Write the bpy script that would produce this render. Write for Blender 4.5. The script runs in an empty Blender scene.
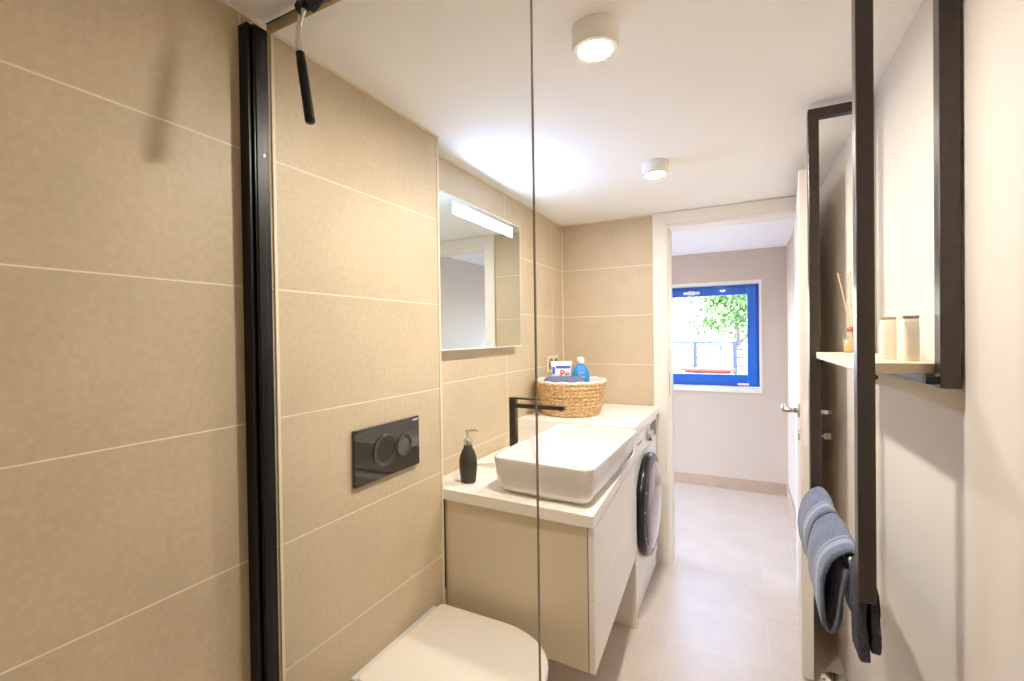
import bpy, bmesh, math, random
from mathutils import Vector, Matrix, noise
random.seed(7)
S = bpy.context.scene
COL = S.collection
PI = math.pi

# ------------------------------------------------------------------ camera
CAM_H = 1.364
yaw, pitch, roll = math.radians(26.956), math.radians(-0.568), math.radians(-0.79)
fw = Vector((-math.sin(yaw)*math.cos(pitch), math.cos(yaw)*math.cos(pitch), math.sin(pitch)))
rt = Vector((math.cos(yaw), math.sin(yaw), 0)); up = rt.cross(fw)
r2 = rt*math.cos(roll) + up*math.sin(roll); u2 = up*math.cos(roll) - rt*math.sin(roll)
cam_data = bpy.data.cameras.new('camera'); cam = bpy.data.objects.new('camera', cam_data); COL.objects.link(cam)
cam.matrix_world = Matrix(((r2.x, u2.x, -fw.x, 0), (r2.y, u2.y, -fw.y, 0), (r2.z, u2.z, -fw.z, CAM_H), (0, 0, 0, 1)))
cam_data.sensor_width = 36; cam_data.sensor_fit = 'HORIZONTAL'; cam_data.lens = 457.96/1024*36
cam_data.clip_start = .02; cam_data.clip_end = 200
S.camera = cam

# ------------------------------------------------------------------ world and exposure
W = bpy.data.worlds.new('sky'); S.world = W; W.use_nodes = True
nt = W.node_tree; nt.nodes.clear()
sky = nt.nodes.new('ShaderNodeTexSky'); sky.sky_type = 'NISHITA'; sky.sun_disc = False
sky.sun_elevation = math.radians(50); sky.sun_rotation = math.radians(200); sky.dust_density = 2.0
bg = nt.nodes.new('ShaderNodeBackground'); wo = nt.nodes.new('ShaderNodeOutputWorld')
SKY_STRENGTH = 2.3
bg.inputs[1].default_value = SKY_STRENGTH
nt.links.new(sky.outputs[0], bg.inputs[0]); nt.links.new(bg.outputs[0], wo.inputs[0])
sun_d = bpy.data.lights.new('sun', 'SUN'); sun_d.energy = 1.2; sun_d.angle = .02; sun_d.color = (1, .96, .9)
sun = bpy.data.objects.new('sun', sun_d); COL.objects.link(sun)
sun.rotation_euler = (math.radians(50), 0, math.radians(20))     # comes from behind the house onto the garden
sun.location = (0, 0, 8)
S.view_settings.view_transform = 'Standard'; S.view_settings.look = 'None'
S.view_settings.gamma = 1; S.view_settings.use_curve_mapping = False
S.view_settings.exposure = 1.13
LAMP = 440.0      # radiance of the round ceiling lamps
LED = 31.0        # radiance of the mirror light
S.cycles.max_bounces = 14; S.cycles.diffuse_bounces = 8; S.cycles.glossy_bounces = 6
S.cycles.transmission_bounces = 8; S.cycles.transparent_max_bounces = 12
S.cycles.caustics_reflective = False; S.cycles.caustics_refractive = False
S.cycles.sample_clamp_indirect = 6

# ------------------------------------------------------------------ materials
def lin(c):
    return tuple((x/12.92 if x <= .04045 else ((x+.055)/1.055)**2.4) for x in (v/255 for v in c)) + (1,)
def mat(name, rgb, rough=.5, metal=0, spec=.5, noise_amt=0, noise_scale=20, bump=0, bump_scale=200, coat=0, emis=None, estr=0):
    m = bpy.data.materials.new(name); m.use_nodes = True; n = m.node_tree.nodes; l = m.node_tree.links
    b = n['Principled BSDF']; b.inputs['Base Color'].default_value = lin(rgb)
    b.inputs['Roughness'].default_value = rough; b.inputs['Metallic'].default_value = metal
    b.inputs['Specular IOR Level'].default_value = spec; b.inputs['Coat Weight'].default_value = coat
    if emis: b.inputs['Emission Color'].default_value = lin(emis); b.inputs['Emission Strength'].default_value = estr
    tc = n.new('ShaderNodeTexCoord')
    if noise_amt:
        nz = n.new('ShaderNodeTexNoise'); nz.inputs['Scale'].default_value = noise_scale; nz.inputs['Detail'].default_value = 6
        l.new(tc.outputs['Object'], nz.inputs['Vector'])
        mr = n.new('ShaderNodeMapRange'); mr.inputs[3].default_value = 1-noise_amt; mr.inputs[4].default_value = 1+noise_amt
        mr.inputs[1].default_value = .3; mr.inputs[2].default_value = .7
        l.new(nz.outputs[0], mr.inputs[0])
        mx = n.new('ShaderNodeVectorMath'); mx.operation = 'SCALE'; mx.inputs[0].default_value = lin(rgb)[:3]
        l.new(mr.outputs[0], mx.inputs['Scale']); l.new(mx.outputs[0], b.inputs['Base Color'])
    if bump:
        nz = n.new('ShaderNodeTexNoise'); nz.inputs['Scale'].default_value = bump_scale
        l.new(tc.outputs['Object'], nz.inputs['Vector'])
        bp = n.new('ShaderNodeBump'); bp.inputs['Strength'].default_value = bump; bp.inputs['Distance'].default_value = .002
        l.new(nz.outputs[0], bp.inputs['Height']); l.new(bp.outputs[0], b.inputs['Normal'])
    return m

def tile_mat(name, rgb, grout, uaxis, upitch, uoff, vaxis, vpitch, voff, gw=.0030, stagger=0, rough=.45, mottled=.10):
    """Rectangular tiles laid in world metres; u = along the row, v = across the rows."""
    m = bpy.data.materials.new(name); m.use_nodes = True; n = m.node_tree.nodes; l = m.node_tree.links
    b = n['Principled BSDF']
    geo = n.new('ShaderNodeNewGeometry'); sp = n.new('ShaderNodeSeparateXYZ'); l.new(geo.outputs['Position'], sp.inputs[0])
    def M(op, a, b_=None, c=None):
        x = n.new('ShaderNodeMath'); x.operation = op
        for i, v in enumerate((a, b_, c)):
            if v is None: continue
            if isinstance(v, (int, float)): x.inputs[i].default_value = v
            else: l.new(v, x.inputs[i])
        return x.outputs[0]
    v = M('DIVIDE', M('SUBTRACT', sp.outputs['XYZ'.index(vaxis)], voff), vpitch)
    row = M('FLOOR', v); fv = M('SUBTRACT', v, row)
    dv = M('MULTIPLY', M('SUBTRACT', .5, M('ABSOLUTE', M('SUBTRACT', fv, .5))), vpitch)
    u = M('DIVIDE', M('SUBTRACT', sp.outputs['XYZ'.index(uaxis)], uoff), upitch)
    if stagger: u = M('ADD', u, M('MULTIPLY', M('MODULO', M('ABSOLUTE', row), 2), stagger))
    colm = M('FLOOR', u); fu = M('SUBTRACT', u, colm)
    du = M('MULTIPLY', M('SUBTRACT', .5, M('ABSOLUTE', M('SUBTRACT', fu, .5))), upitch)
    d = M('MINIMUM', du, dv)
    ms = n.new('ShaderNodeMapRange'); ms.inputs[1].default_value = gw*.35; ms.inputs[2].default_value = gw*.65
    l.new(d, ms.inputs[0])                              # 0 in grout, 1 on tile
    # mottled stone
    n1 = n.new('ShaderNodeTexNoise'); n1.inputs['Scale'].default_value = 5; n1.inputs['Detail'].default_value = 8; n1.inputs['Roughness'].default_value = .6
    n2 = n.new('ShaderNodeTexNoise'); n2.inputs['Scale'].default_value = 75; n2.inputs['Detail'].default_value = 4
    l.new(geo.outputs['Position'], n1.inputs['Vector']); l.new(geo.outputs['Position'], n2.inputs['Vector'])
    cb = n.new('ShaderNodeCombineXYZ'); l.new(row, cb.inputs[0]); l.new(colm, cb.inputs[1])
    wn = n.new('ShaderNodeTexWhiteNoise'); l.new(cb.outputs[0], wn.inputs['Vector'])
    s = M('ADD', M('MULTIPLY', M('SUBTRACT', n1.outputs[0], .5), mottled*3), M('MULTIPLY', M('SUBTRACT', n2.outputs[0], .5), mottled*2.7))
    s = M('ADD', M('ADD', s, M('MULTIPLY', M('SUBTRACT', wn.outputs[0], .5), .03)), 1)
    vm = n.new('ShaderNodeVectorMath'); vm.operation = 'SCALE'; vm.inputs[0].default_value = lin(rgb)[:3]; l.new(s, vm.inputs['Scale'])
    mx = n.new('ShaderNodeMix'); mx.data_type = 'RGBA'; l.new(ms.outputs[0], mx.inputs[0])
    mx.inputs[6].default_value = lin(grout); l.new(vm.outputs[0], mx.inputs[7]); l.new(mx.outputs[2], b.inputs['Base Color'])
    b.inputs['Roughness'].default_value = rough; b.inputs['Specular IOR Level'].default_value = .35
    h = M('ADD', M('MULTIPLY', ms.outputs[0], 1.0), M('MULTIPLY', n2.outputs[0], .35))
    bp = n.new('ShaderNodeBump'); bp.inputs['Strength'].default_value = .35; bp.inputs['Distance'].default_value = .0012
    l.new(h, bp.inputs['Height']); l.new(bp.outputs[0], b.inputs['Normal'])
    return m

def glass_mat(name, tint, refl=1.0):
    m = bpy.data.materials.new(name); m.use_nodes = True; n = m.node_tree.nodes; l = m.node_tree.links; n.clear()
    t = n.new('ShaderNodeBsdfTransparent'); t.inputs[0].default_value = tint
    g = n.new('ShaderNodeBsdfGlossy'); g.inputs['Roughness'].default_value = .01
    f = n.new('ShaderNodeLayerWeight'); f.inputs['Blend'].default_value = .5      # Schlick: .03 head on, rising towards grazing
    p = n.new('ShaderNodeMath'); p.operation = 'POWER'; p.inputs[1].default_value = 5; l.new(f.outputs['Facing'], p.inputs[0])
    k = n.new('ShaderNodeMath'); k.operation = 'MULTIPLY_ADD'; k.inputs[1].default_value = .9*refl; k.inputs[2].default_value = .025*refl; l.new(p.outputs[0], k.inputs[0])
    x = n.new('ShaderNodeMixShader'); l.new(k.outputs[0], x.inputs[0]); l.new(t.outputs[0], x.inputs[1]); l.new(g.outputs[0], x.inputs[2])
    o = n.new('ShaderNodeOutputMaterial'); l.new(x.outputs[0], o.inputs[0])
    return m

def stripe_mat(name, base, stripe, y0, y1, y2, y3):
    """terry towelling with two pale woven bands between local y0-y1 and y2-y3"""
    m = mat(name, base, .95, spec=.1, bump=1.0, bump_scale=420); n = m.node_tree.nodes; l = m.node_tree.links
    b = n['Principled BSDF']; tc = n.new('ShaderNodeTexCoord'); sp = n.new('ShaderNodeSeparateXYZ'); l.new(tc.outputs['Object'], sp.inputs[0])
    def M(op, a, c):
        x = n.new('ShaderNodeMath'); x.operation = op
        for i, v in enumerate((a, c)):
            if isinstance(v, (int, float)): x.inputs[i].default_value = v
            else: l.new(v, x.inputs[i])
        return x.outputs[0]
    y = sp.outputs[1]
    k = M('MAXIMUM', M('MULTIPLY', M('GREATER_THAN', y, y0), M('LESS_THAN', y, y1)), M('MULTIPLY', M('GREATER_THAN', y, y2), M('LESS_THAN', y, y3)))
    nz = n.new('ShaderNodeTexNoise'); nz.inputs['Scale'].default_value = 170; l.new(tc.outputs['Object'], nz.inputs['Vector'])
    ramp = n.new('ShaderNodeMix'); ramp.data_type = 'RGBA'; ramp.inputs[6].default_value = tuple(c*.4 for c in lin(base)[:3])+(1,); ramp.inputs[7].default_value = tuple(min(1, c*1.9) for c in lin(base)[:3])+(1,)
    l.new(nz.outputs[0], ramp.inputs[0])
    mx = n.new('ShaderNodeMix'); mx.data_type = 'RGBA'; l.new(k, mx.inputs[0]); l.new(ramp.outputs[2], mx.inputs[6]); mx.inputs[7].default_value = lin(stripe)
    l.new(mx.outputs[2], b.inputs['Base Color'])
    b.inputs['Sheen Weight'].default_value = .3
    return m

TILE_RGB = (206, 189, 161); GROUT = (242, 232, 212)
M_tile_left = tile_mat('beige_stone_tile_left', TILE_RGB, GROUT, 'Y', 1.2, -.57, 'Z', .3, -.02)
M_tile_recess = tile_mat('beige_stone_tile_recess', TILE_RGB, GROUT, 'Y', .62, .79, 'Z', .3, -.02)
M_tile_far = tile_mat('beige_stone_tile_far', TILE_RGB, GROUT, 'X', .9, -1.063, 'Z', .3, -.02)
M_floor = tile_mat('beige_floor_tile', (212, 198, 184), (222, 209, 197), 'X', .56, -.31, 'Y', .33, 4.43-.33*20, gw=.004, stagger=.30, rough=.36, mottled=.08)
M_floor.node_tree.nodes['Principled BSDF'].inputs['Specular IOR Level'].default_value = .6
M_ceiling = mat('white_ceiling_paint', (250, 250, 250), .8, spec=.2)
M_wallpaint = mat('cream_wall_paint', (218, 210, 200), .7, spec=.3)
M_hallpaint = mat('pale_grey_mauve_paint', (208, 196, 186), .8, spec=.2)
M_white = mat('white_lacquer', (240, 236, 230), .35)
M_doorwhite = mat('white_door_paint', (238, 232, 222), .4)
M_cream_trim = mat('cream_tile_trim', (236, 222, 196), .5)
M_black = mat('matt_black_aluminium', (14, 13, 12), .38, metal=.3)
M_black_hi = mat('satin_black_edge', (52, 50, 46), .3, metal=.7)
M_rack = mat('dark_bronze_steel', (62, 52, 46), .3, metal=.2, spec=.7, noise_amt=.12, noise_scale=60)
M_ceramic = mat('white_ceramic', (224, 222, 218), .08, coat=.6)
M_lid = mat('white_toilet_plastic', (238, 230, 218), .22)
M_cabinet = mat('warm_white_cabinet', (245, 241, 234), .38)
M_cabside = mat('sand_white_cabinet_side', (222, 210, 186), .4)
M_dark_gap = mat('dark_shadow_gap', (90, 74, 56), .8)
M_top = mat('white_worktop', (244, 240, 232), .3)
M_gloss = mat('smoked_black_glass', (20, 18, 15), .04, coat=.6, spec=.7)
M_chrome = mat('polished_chrome', (220, 216, 210), .12, metal=1)
M_rail = mat('brushed_brass_steel', (150, 128, 92), .3, metal=.9)
M_mirror = mat('mirror_silver', (232, 238, 236), .005, metal=1)
M_mirror_side = mat('mirror_aluminium_side', (228, 226, 220), .3, metal=.2)
M_led = mat('led_diffuser', (255, 255, 255), .5, emis=(184, 213, 255), estr=LED)
M_lens = mat('lamp_lens', (255, 250, 240), .5, emis=(255, 247, 235), estr=LAMP)
M_lampbody = mat('white_lamp_housing', (248, 246, 242), .5)
M_glass = glass_mat('clear_shower_glass', (.985, .99, .98, 1))
M_glassedge = mat('shower_glass_edge', (140, 134, 112), .15, spec=.8)
M_pane = glass_mat('window_glass', (.97, .98, .99, 1), .7)
M_blue = mat('blue_window_frame', (28, 104, 208), .35, coat=.3)
M_steel = mat('brushed_steel', (196, 190, 180), .25, metal=1)
M_brass = mat('aged_brass', (168, 140, 100), .35, metal=.9)
M_tap = mat('gunmetal_tap', (66, 60, 54), .3, metal=.75)
M_soap = mat('matt_black_soap_bottle', (50, 47, 40), .45)
M_wash = mat('washing_machine_white', (236, 234, 232), .3)
M_washring = mat('washer_dark_ring', (30, 28, 28), .22, metal=.3)
M_washglass = mat('washer_door_glass', (120, 100, 96), .06, metal=.55, coat=1)
M_grey = mat('grey_print', (120, 116, 112), .5)
M_linen = mat('white_cotton_liner', (240, 234, 222), .9, bump=.5, bump_scale=150)
M_wood = mat('pale_birch_shelf', (232, 216, 190), .5, noise_amt=.05, noise_scale=15)
M_bottle = mat('frosted_cream_bottle', (240, 232, 216), .35, noise_amt=.08, noise_scale=45)
M_bottlecap = mat('warm_grey_cap', (190, 172, 150), .4)
M_amber = mat('diffuser_collar', (168, 92, 62), .35)
M_reed = mat('pale_reed', (236, 212, 170), .8)
M_jar = glass_mat('diffuser_glass', (.93, .88, .8, 1), 1.2)
M_liquid = mat('diffuser_liquid', (226, 196, 150), .2)
M_bluebottle = mat('sky_blue_plastic', (36, 140, 214), .3)
M_packwhite = mat('printed_pack_white', (238, 236, 240), .4)
M_red = mat('red_print', (206, 48, 40), .5)
M_blueprint = mat('blue_print', (86, 120, 200), .5)
M_whiteprint = mat('white_print', (240, 240, 240), .5)
M_graytowel = stripe_mat('slate_blue_terry', (100, 109, 132), (152, 160, 178), .035, .06, .07, .078)
M_graytowel_in = mat('slate_blue_terry_plain', (112, 122, 148), .95, spec=.1, bump=1, bump_scale=350, noise_amt=.25, noise_scale=200)
M_shadedterry = mat('shaded_terry_plain', (78, 78, 88), .95, spec=.1, bump=1, bump_scale=350, noise_amt=.3, noise_scale=180)  # grey-blue terry darkened, the near towel's shade is in the colour
M_leaf = mat('spring_leaf', (62, 96, 40), .6, noise_amt=.35, noise_scale=3)
M_bark = mat('grey_bark', (120, 108, 100), .9, bump=.6, bump_scale=60)
M_postblue = mat('blue_grey_railing', (18, 28, 60), .5)
M_terrace = mat('pale_terrace_slab', (112, 110, 106), .8, noise_amt=.06)
M_redwood = mat('reddish_bench_wood', (110, 34, 24), .6, noise_amt=.1)
M_outerwall = mat('white_render', (236, 236, 232), .9, bump=.3)

# ------------------------------------------------------------------ mesh helpers
def bm_box(bm, x0, x1, y0, y1, z0, z1, mi=0):
    vs = [bm.verts.new(p) for p in ((x0, y0, z0), (x1, y0, z0), (x1, y1, z0), (x0, y1, z0), (x0, y0, z1), (x1, y0, z1), (x1, y1, z1), (x0, y1, z1))]
    for f in ((0, 3, 2, 1), (4, 5, 6, 7), (0, 1, 5, 4), (1, 2, 6, 5), (2, 3, 7, 6), (3, 0, 4, 7)):
        bm.faces.new([vs[i] for i in f]).material_index = mi
def bm_lathe(bm, prof, segs=48, c=(0, 0), cap=True):
    rings = []
    for r, z in prof:
        rings.append([bm.verts.new((c[0]+r*math.cos(2*PI*i/segs), c[1]+r*math.sin(2*PI*i/segs), z)) for i in range(segs)])
    for a, b in zip(rings, rings[1:]):
        for i in range(segs):
            bm.faces.new((a[i], a[(i+1) % segs], b[(i+1) % segs], b[i]))
    if cap:
        bm.faces.new(rings[0][::-1]); bm.faces.new(rings[-1])
def bm_tube(bm, pts, r, segs=14, cap=True):
    pts = [Vector(p) for p in pts]; rings = []
    ref = Vector((0, 0, 1))
    if abs((pts[1]-pts[0]).normalized().dot(ref)) > .9: ref = Vector((1, 0, 0))
    for i, p in enumerate(pts):
        t = (pts[min(i+1, len(pts)-1)] - pts[max(i-1, 0)]).normalized()
        a = t.cross(ref).normalized(); b = t.cross(a)
        rr = r[i] if isinstance(r, (list, tuple)) else r
        rings.append([bm.verts.new(p + a*rr*math.cos(2*PI*k/segs) + b*rr*math.sin(2*PI*k/segs)) for k in range(segs)])
    for a, b in zip(rings, rings[1:]):
        for k in range(segs): bm.faces.new((a[k], a[(k+1) % segs], b[(k+1) % segs], b[k]))
    if cap: bm.faces.new(rings[0][::-1]); bm.faces.new(rings[-1])
def rrect(x0, x1, y0, y1, r, n=6):
    out = []
    for cx, cy, a0 in ((x1-r, y1-r, 0), (x0+r, y1-r, 90), (x0+r, y0+r, 180), (x1-r, y0+r, 270)):
        for i in range(n+1):
            a = math.radians(a0+90*i/n); out.append((cx+r*math.cos(a), cy+r*math.sin(a)))
    return out
def bm_loops(bm, loops, cap0=True, cap1=True):
    rings = [[bm.verts.new(p) for p in lp] for lp in loops]
    for a, b in zip(rings, rings[1:]):
        n = len(a)
        for k in range(n): bm.faces.new((a[k], a[(k+1) % n], b[(k+1) % n], b[k]))
    if cap0: bm.faces.new(rings[0][::-1])
    if cap1: bm.faces.new(rings[-1])
def obj(name, bm, m, parent=None, bevel=0, smooth=False, kind=None, segs=2, sub=0, loc=None):
    bmesh.ops.recalc_face_normals(bm, faces=bm.faces)
    me = bpy.data.meshes.new(name); bm.to_mesh(me); bm.free()
    for x in (m if isinstance(m, (list, tuple)) else [m]): me.materials.append(x)
    o = bpy.data.objects.new(name, me); COL.objects.link(o)
    if loc is not None: o.location = loc
    if parent is not None: o.parent = parent
    if kind: o['kind'] = kind
    if bevel:
        b = o.modifiers.new('bevel', 'BEVEL'); b.width = bevel; b.segments = segs; b.limit_method = 'ANGLE'; b.angle_limit = math.radians(40)
        b.harden_normals = False
    if sub:
        s = o.modifiers.new('sub', 'SUBSURF'); s.levels = sub; s.render_levels = sub
    if smooth:
        for p in me.polygons: p.use_smooth = True
    return o
def box(name, b, m, parent=None, bevel=0, kind=None, **k):
    bm = bmesh.new(); bm_box(bm, *b); return obj(name, bm, m, parent, bevel, kind=kind, **k)
def thing(name, label, cat, loc=(0, 0, 0), rot=0, group=None):
    o = bpy.data.objects.new(name, None); COL.objects.link(o); o.location = loc; o.rotation_euler = (0, 0, rot)
    o.empty_display_size = .05
    o['label'] = label; o['category'] = cat
    if group: o['group'] = group
    return o
def tag(o, label, cat, group=None):
    o['label'] = label; o['category'] = cat
    if group: o['group'] = group
    return o
def text_mesh(name, body, size, m, parent, matrix, ext=.0003):
    cu = bpy.data.curves.new(name, 'FONT'); cu.body = body; cu.size = size; cu.extrude = ext; cu.align_x = 'CENTER'; cu.align_y = 'CENTER'
    t = bpy.data.objects.new(name+'_curve', cu); COL.objects.link(t)
    dg = bpy.context.evaluated_depsgraph_get(); dg.update()
    me = bpy.data.meshes.new_from_object(t.evaluated_get(dg))
    bpy.data.objects.remove(t); me.transform(matrix); me.materials.clear(); me.materials.append(m); me.name = name
    o = bpy.data.objects.new(name, me); COL.objects.link(o)
    if parent: o.parent = parent
    return o
def frame_mat(origin, xdir, ydir):
    x = Vector(xdir).normalized(); y = Vector(ydir).normalized(); z = x.cross(y)
    return Matrix(((x.x, y.x, z.x, origin[0]), (x.y, y.y, z.y, origin[1]), (x.z, y.z, z.z, origin[2]), (0, 0, 0, 1)))

# ------------------------------------------------------------------ room shell
XL, XR_, XREC, YREC, YF, ZC = -.974, .359, -1.063, 1.348, 2.826, 2.077
YB = -.75; HY1 = 4.42; HXR = .312; HXL = -2.6; WT = .13
box('floor', (-3.0, 1.0, YB-.2, HY1+.2, -.1, 0), M_floor, kind='structure')
box('ceiling', (-1.3, .6, YB-.2, YF+WT, ZC, ZC+.1), M_ceiling, kind='structure')
box('ceiling_hall', (-3.0, 1.0, YF+WT, HY1+.2, ZC, ZC+.1), M_ceiling, kind='structure')
# wall_left: pipe casing section (toilet and shower) and the deeper recess with the vanity
box('wall_left', (XL-.2, XL, YB-.2, YREC, 0, ZC), M_tile_left, kind='structure')
box('wall_left_recess', (XREC-.2, XREC, YREC, YF+WT, 0, ZC), M_tile_recess, kind='structure')
box('wall_back', (XL, .6, YB-.2, YB, 0, ZC), M_tile_far, kind='structure')
# wall_far with the doorway
DX0, DX1, DZ = -.413, .262, 2.010
bm = bmesh.new()
bm_box(bm, XREC, DX0, YF, YF+WT, 0, ZC); bm_box(bm, DX1, .5, YF, YF+WT, 0, ZC); bm_box(bm, DX0, DX1, YF, YF+WT, DZ, ZC)
obj('wall_far', bm, [M_tile_far], kind='structure')
# wall_right: runs very slightly towards the corridor axis
bm = bmesh.new(); k = .0071
vs = [bm.verts.new(p) for p in ((XR_-k*YB, YB, 0), (.55, YB, 0), (.55, YF, 0), (XR_-k*YF, YF, 0), (XR_-k*YB, YB, ZC), (.55, YB, ZC), (.55, YF, ZC), (XR_-k*YF, YF, ZC))]
for f in ((0, 3, 2, 1), (4, 5, 6, 7), (0, 1, 5, 4), (1, 2, 6, 5), (2, 3, 7, 6), (3, 0, 4, 7)): bm.faces.new([vs[i] for i in f])
obj('wall_right', bm, M_wallpaint, kind='structure')
# hall
WX0, WX1, WZ0, WZ1 = -.95, .115, .86, 1.80
HW = .30
bm = bmesh.new()
bm_box(bm, -3.0, WX0, HY1, HY1+HW, 0, ZC); bm_box(bm, WX1, 1.0, HY1, HY1+HW, 0, ZC)
bm_box(bm, WX0, WX1, HY1, HY1+HW, 0, WZ0); bm_box(bm, WX0, WX1, HY1, HY1+HW, WZ1, ZC)
obj('wall_hall_far', bm, M_hallpaint, kind='structure')
box('wall_hall_right', (HXR, 1.0, YF+WT, HY1, 0, ZC), M_hallpaint, kind='structure')
# hall left end: unseen full-height glazed door, added to bring daylight into the hall
LY0, LY1, LZ1 = 3.15, 4.25, 2.0
bm = bmesh.new()
bm_box(bm, HXL-.2, HXL, YF, LY0, 0, ZC); bm_box(bm, HXL-.2, HXL, LY1, HY1, 0, ZC); bm_box(bm, HXL-.2, HXL, LY0, LY1, LZ1, ZC)
obj('wall_hall_left', bm, M_hallpaint, kind='structure')
box('wall_hall_near', (HXL, XREC-.2, YF, YF+WT, 0, ZC), M_hallpaint, kind='structure')
o = thing('added_window', '', '')
for kk in ('label', 'category'): del o[kk]
o['kind'] = 'structure'
bm = bmesh.new()
bm_box(bm, HXL-.12, HXL-.06, LY0, LY0+.07, 0, LZ1); bm_box(bm, HXL-.12, HXL-.06, LY1-.07, LY1, 0, LZ1)
bm_box(bm, HXL-.12, HXL-.06, LY0+.07, LY1-.07, 0, .09); bm_box(bm, HXL-.12, HXL-.06, LY0+.07, LY1-.07, LZ1-.07, LZ1)
obj('window_frame', bm, M_blue, o)
box('pane', (HXL-.095, HXL-.085, LY0+.07, LY1-.07, .09, LZ1-.07), M_pane, o)
# baseboards of the hall
M_base = mat('tan_baseboard_tile', (190, 168, 150), .5, noise_amt=.08, noise_scale=8)
box('baseboard_hall_far', (HXL, HXR, HY1-.012, HY1, 0, .098), M_base, kind='structure')
box('baseboard_hall_right', (HXR-.012, HXR, YF+WT, HY1-.012, 0, .098), M_base, kind='structure')
# tile trims and sealant lines
box('trim_1', (XL-.002, XL+.003, YREC-.009, YREC+.001, 0, ZC-.006), M_cream_trim, kind='structure')
box('trim_2', (XREC, XREC+.006, YF-.006, YF, .0, ZC-.006), M_cream_trim, kind='structure')
box('trim_3', (XL, XL+.006, YB, YREC, ZC-.006, ZC), M_cream_trim, kind='structure')
box('trim_4', (XREC, XREC+.006, YREC, YF-.006, ZC-.006, ZC), M_cream_trim, kind='structure')
box('trim_5', (XREC+.006, -.486, YF-.006, YF, ZC-.006, ZC), M_cream_trim, kind='structure')
box('trim_6', (XL, XL+.004, .700, .708, 0, ZC-.006), M_cream_trim, kind='structure')

# ------------------------------------------------------------------ hall window (blue frame in a plastered niche)
def root_structure(name):
    o = bpy.data.objects.new(name, None); COL.objects.link(o); o['kind'] = 'structure'; o.empty_display_size = .05; return o
win = root_structure('window_1')
fy0, fy1 = HY1+.09, HY1+.16
def rect_frame(x0, x1, z0, z1, w, ya, yb, wr=None, wt=None, wb=None):
    bm = bmesh.new(); wr = wr or w; wt = wt or w; wb = wb or w
    bm_box(bm, x0, x0+w, ya, yb, z0, z1); bm_box(bm, x1-wr, x1, ya, yb, z0, z1)
    bm_box(bm, x0+w, x1-wr, ya, yb, z0, z0+wb); bm_box(bm, x0+w, x1-wr, ya, yb, z1-wt, z1)
    return bm
obj('window_frame', rect_frame(WX0, WX1-.004, WZ0+.03, WZ1-.012, .035, fy0, fy1), M_blue, win, bevel=.004)
sash = obj('window_sash', rect_frame(WX0+.02, WX1-.022, WZ0+.05, WZ1-.03, .075, fy0-.02, fy1-.02, wt=.07, wb=.085), M_blue, win, bevel=.006)
box('pane', (WX0+.09, WX1-.09, fy0+.01, fy0+.022, WZ0+.13, WZ1-.095), M_pane, win)
bm = bmesh.new(); bm_box(bm, WX0-.0, WX1+.012, HY1-.022, HY1+.10, WZ0-.012, WZ0+.028)
obj('window_sill', bm, M_white, win, bevel=.004)
bm = bmesh.new()
bm_box(bm, WX0-.0, WX1, HY1-.004, HY1+.088, WZ1-.010, WZ1+.014); bm_box(bm, WX1-.004, WX1+.014, HY1-.004, HY1+.088, WZ0+.028, WZ1+.014)
obj('niche_lining', bm, M_white, win)
bm = bmesh.new(); bm_box(bm, -.50, -.36, fy0-.045, fy0-.02, WZ1-.082, WZ1-.058); bm_box(bm, -.455, -.405, fy0-.05, fy0-.02, WZ1-.088, WZ1-.052)
obj('handle', bm, M_white, sash, bevel=.005)
bm = bmesh.new(); bm_box(bm, -.06, .03, fy0-.03, fy0-.018, WZ0+.045, WZ0+.062); obj('hinge_cover', bm, M_white, win, bevel=.003)

# ------------------------------------------------------------------ doorway casing and open door leaf
cas = root_structure('trim_7')
bm = bmesh.new()
bm_box(bm, -.485, DX0+.006, YF-.018, YF, 0, ZC-.003)
bm_box(bm, DX1-.006, .336, YF-.018, YF, 0, ZC-.003)
bm_box(bm, DX0+.006, DX1-.006, YF-.018, YF, DZ-.006, ZC-.003)
obj('door_casing', bm, M_doorwhite, cas, bevel=.003)
bm = bmesh.new()
bm_box(bm, DX0-.001, DX0+.012, YF-.004, YF+WT+.004, 0, DZ); bm_box(bm, DX1-.012, DX1+.001, YF-.004, YF+WT+.004, 0, DZ)
bm_box(bm, DX0+.012, DX1-.012, YF-.004, YF+WT+.004, DZ-.022, DZ)
obj('door_jamb', bm, M_doorwhite, cas, bevel=.002)
bm = bmesh.new()
bm_box(bm, DX0+.012, DX0+.018, YF+.045, YF+WT, 0, DZ-.022); bm_box(bm, DX1-.016, DX1-.012, YF+.045, YF+WT, 0, DZ-.022)
obj('door_stop', bm, M_doorwhite, cas)
box('strike_plate', (DX0+.010, DX0+.0135, YF+.004, YF+.022, 1.00, 1.13), M_brass, cas)

door = root_structure('door_1'); door.location = (.279, YF-.03, 0)
LEAF = .700; ang = math.atan2(.0415-.042+.04, LEAF)
door.rotation_euler = (0, 0, math.radians(-4.0))
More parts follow.
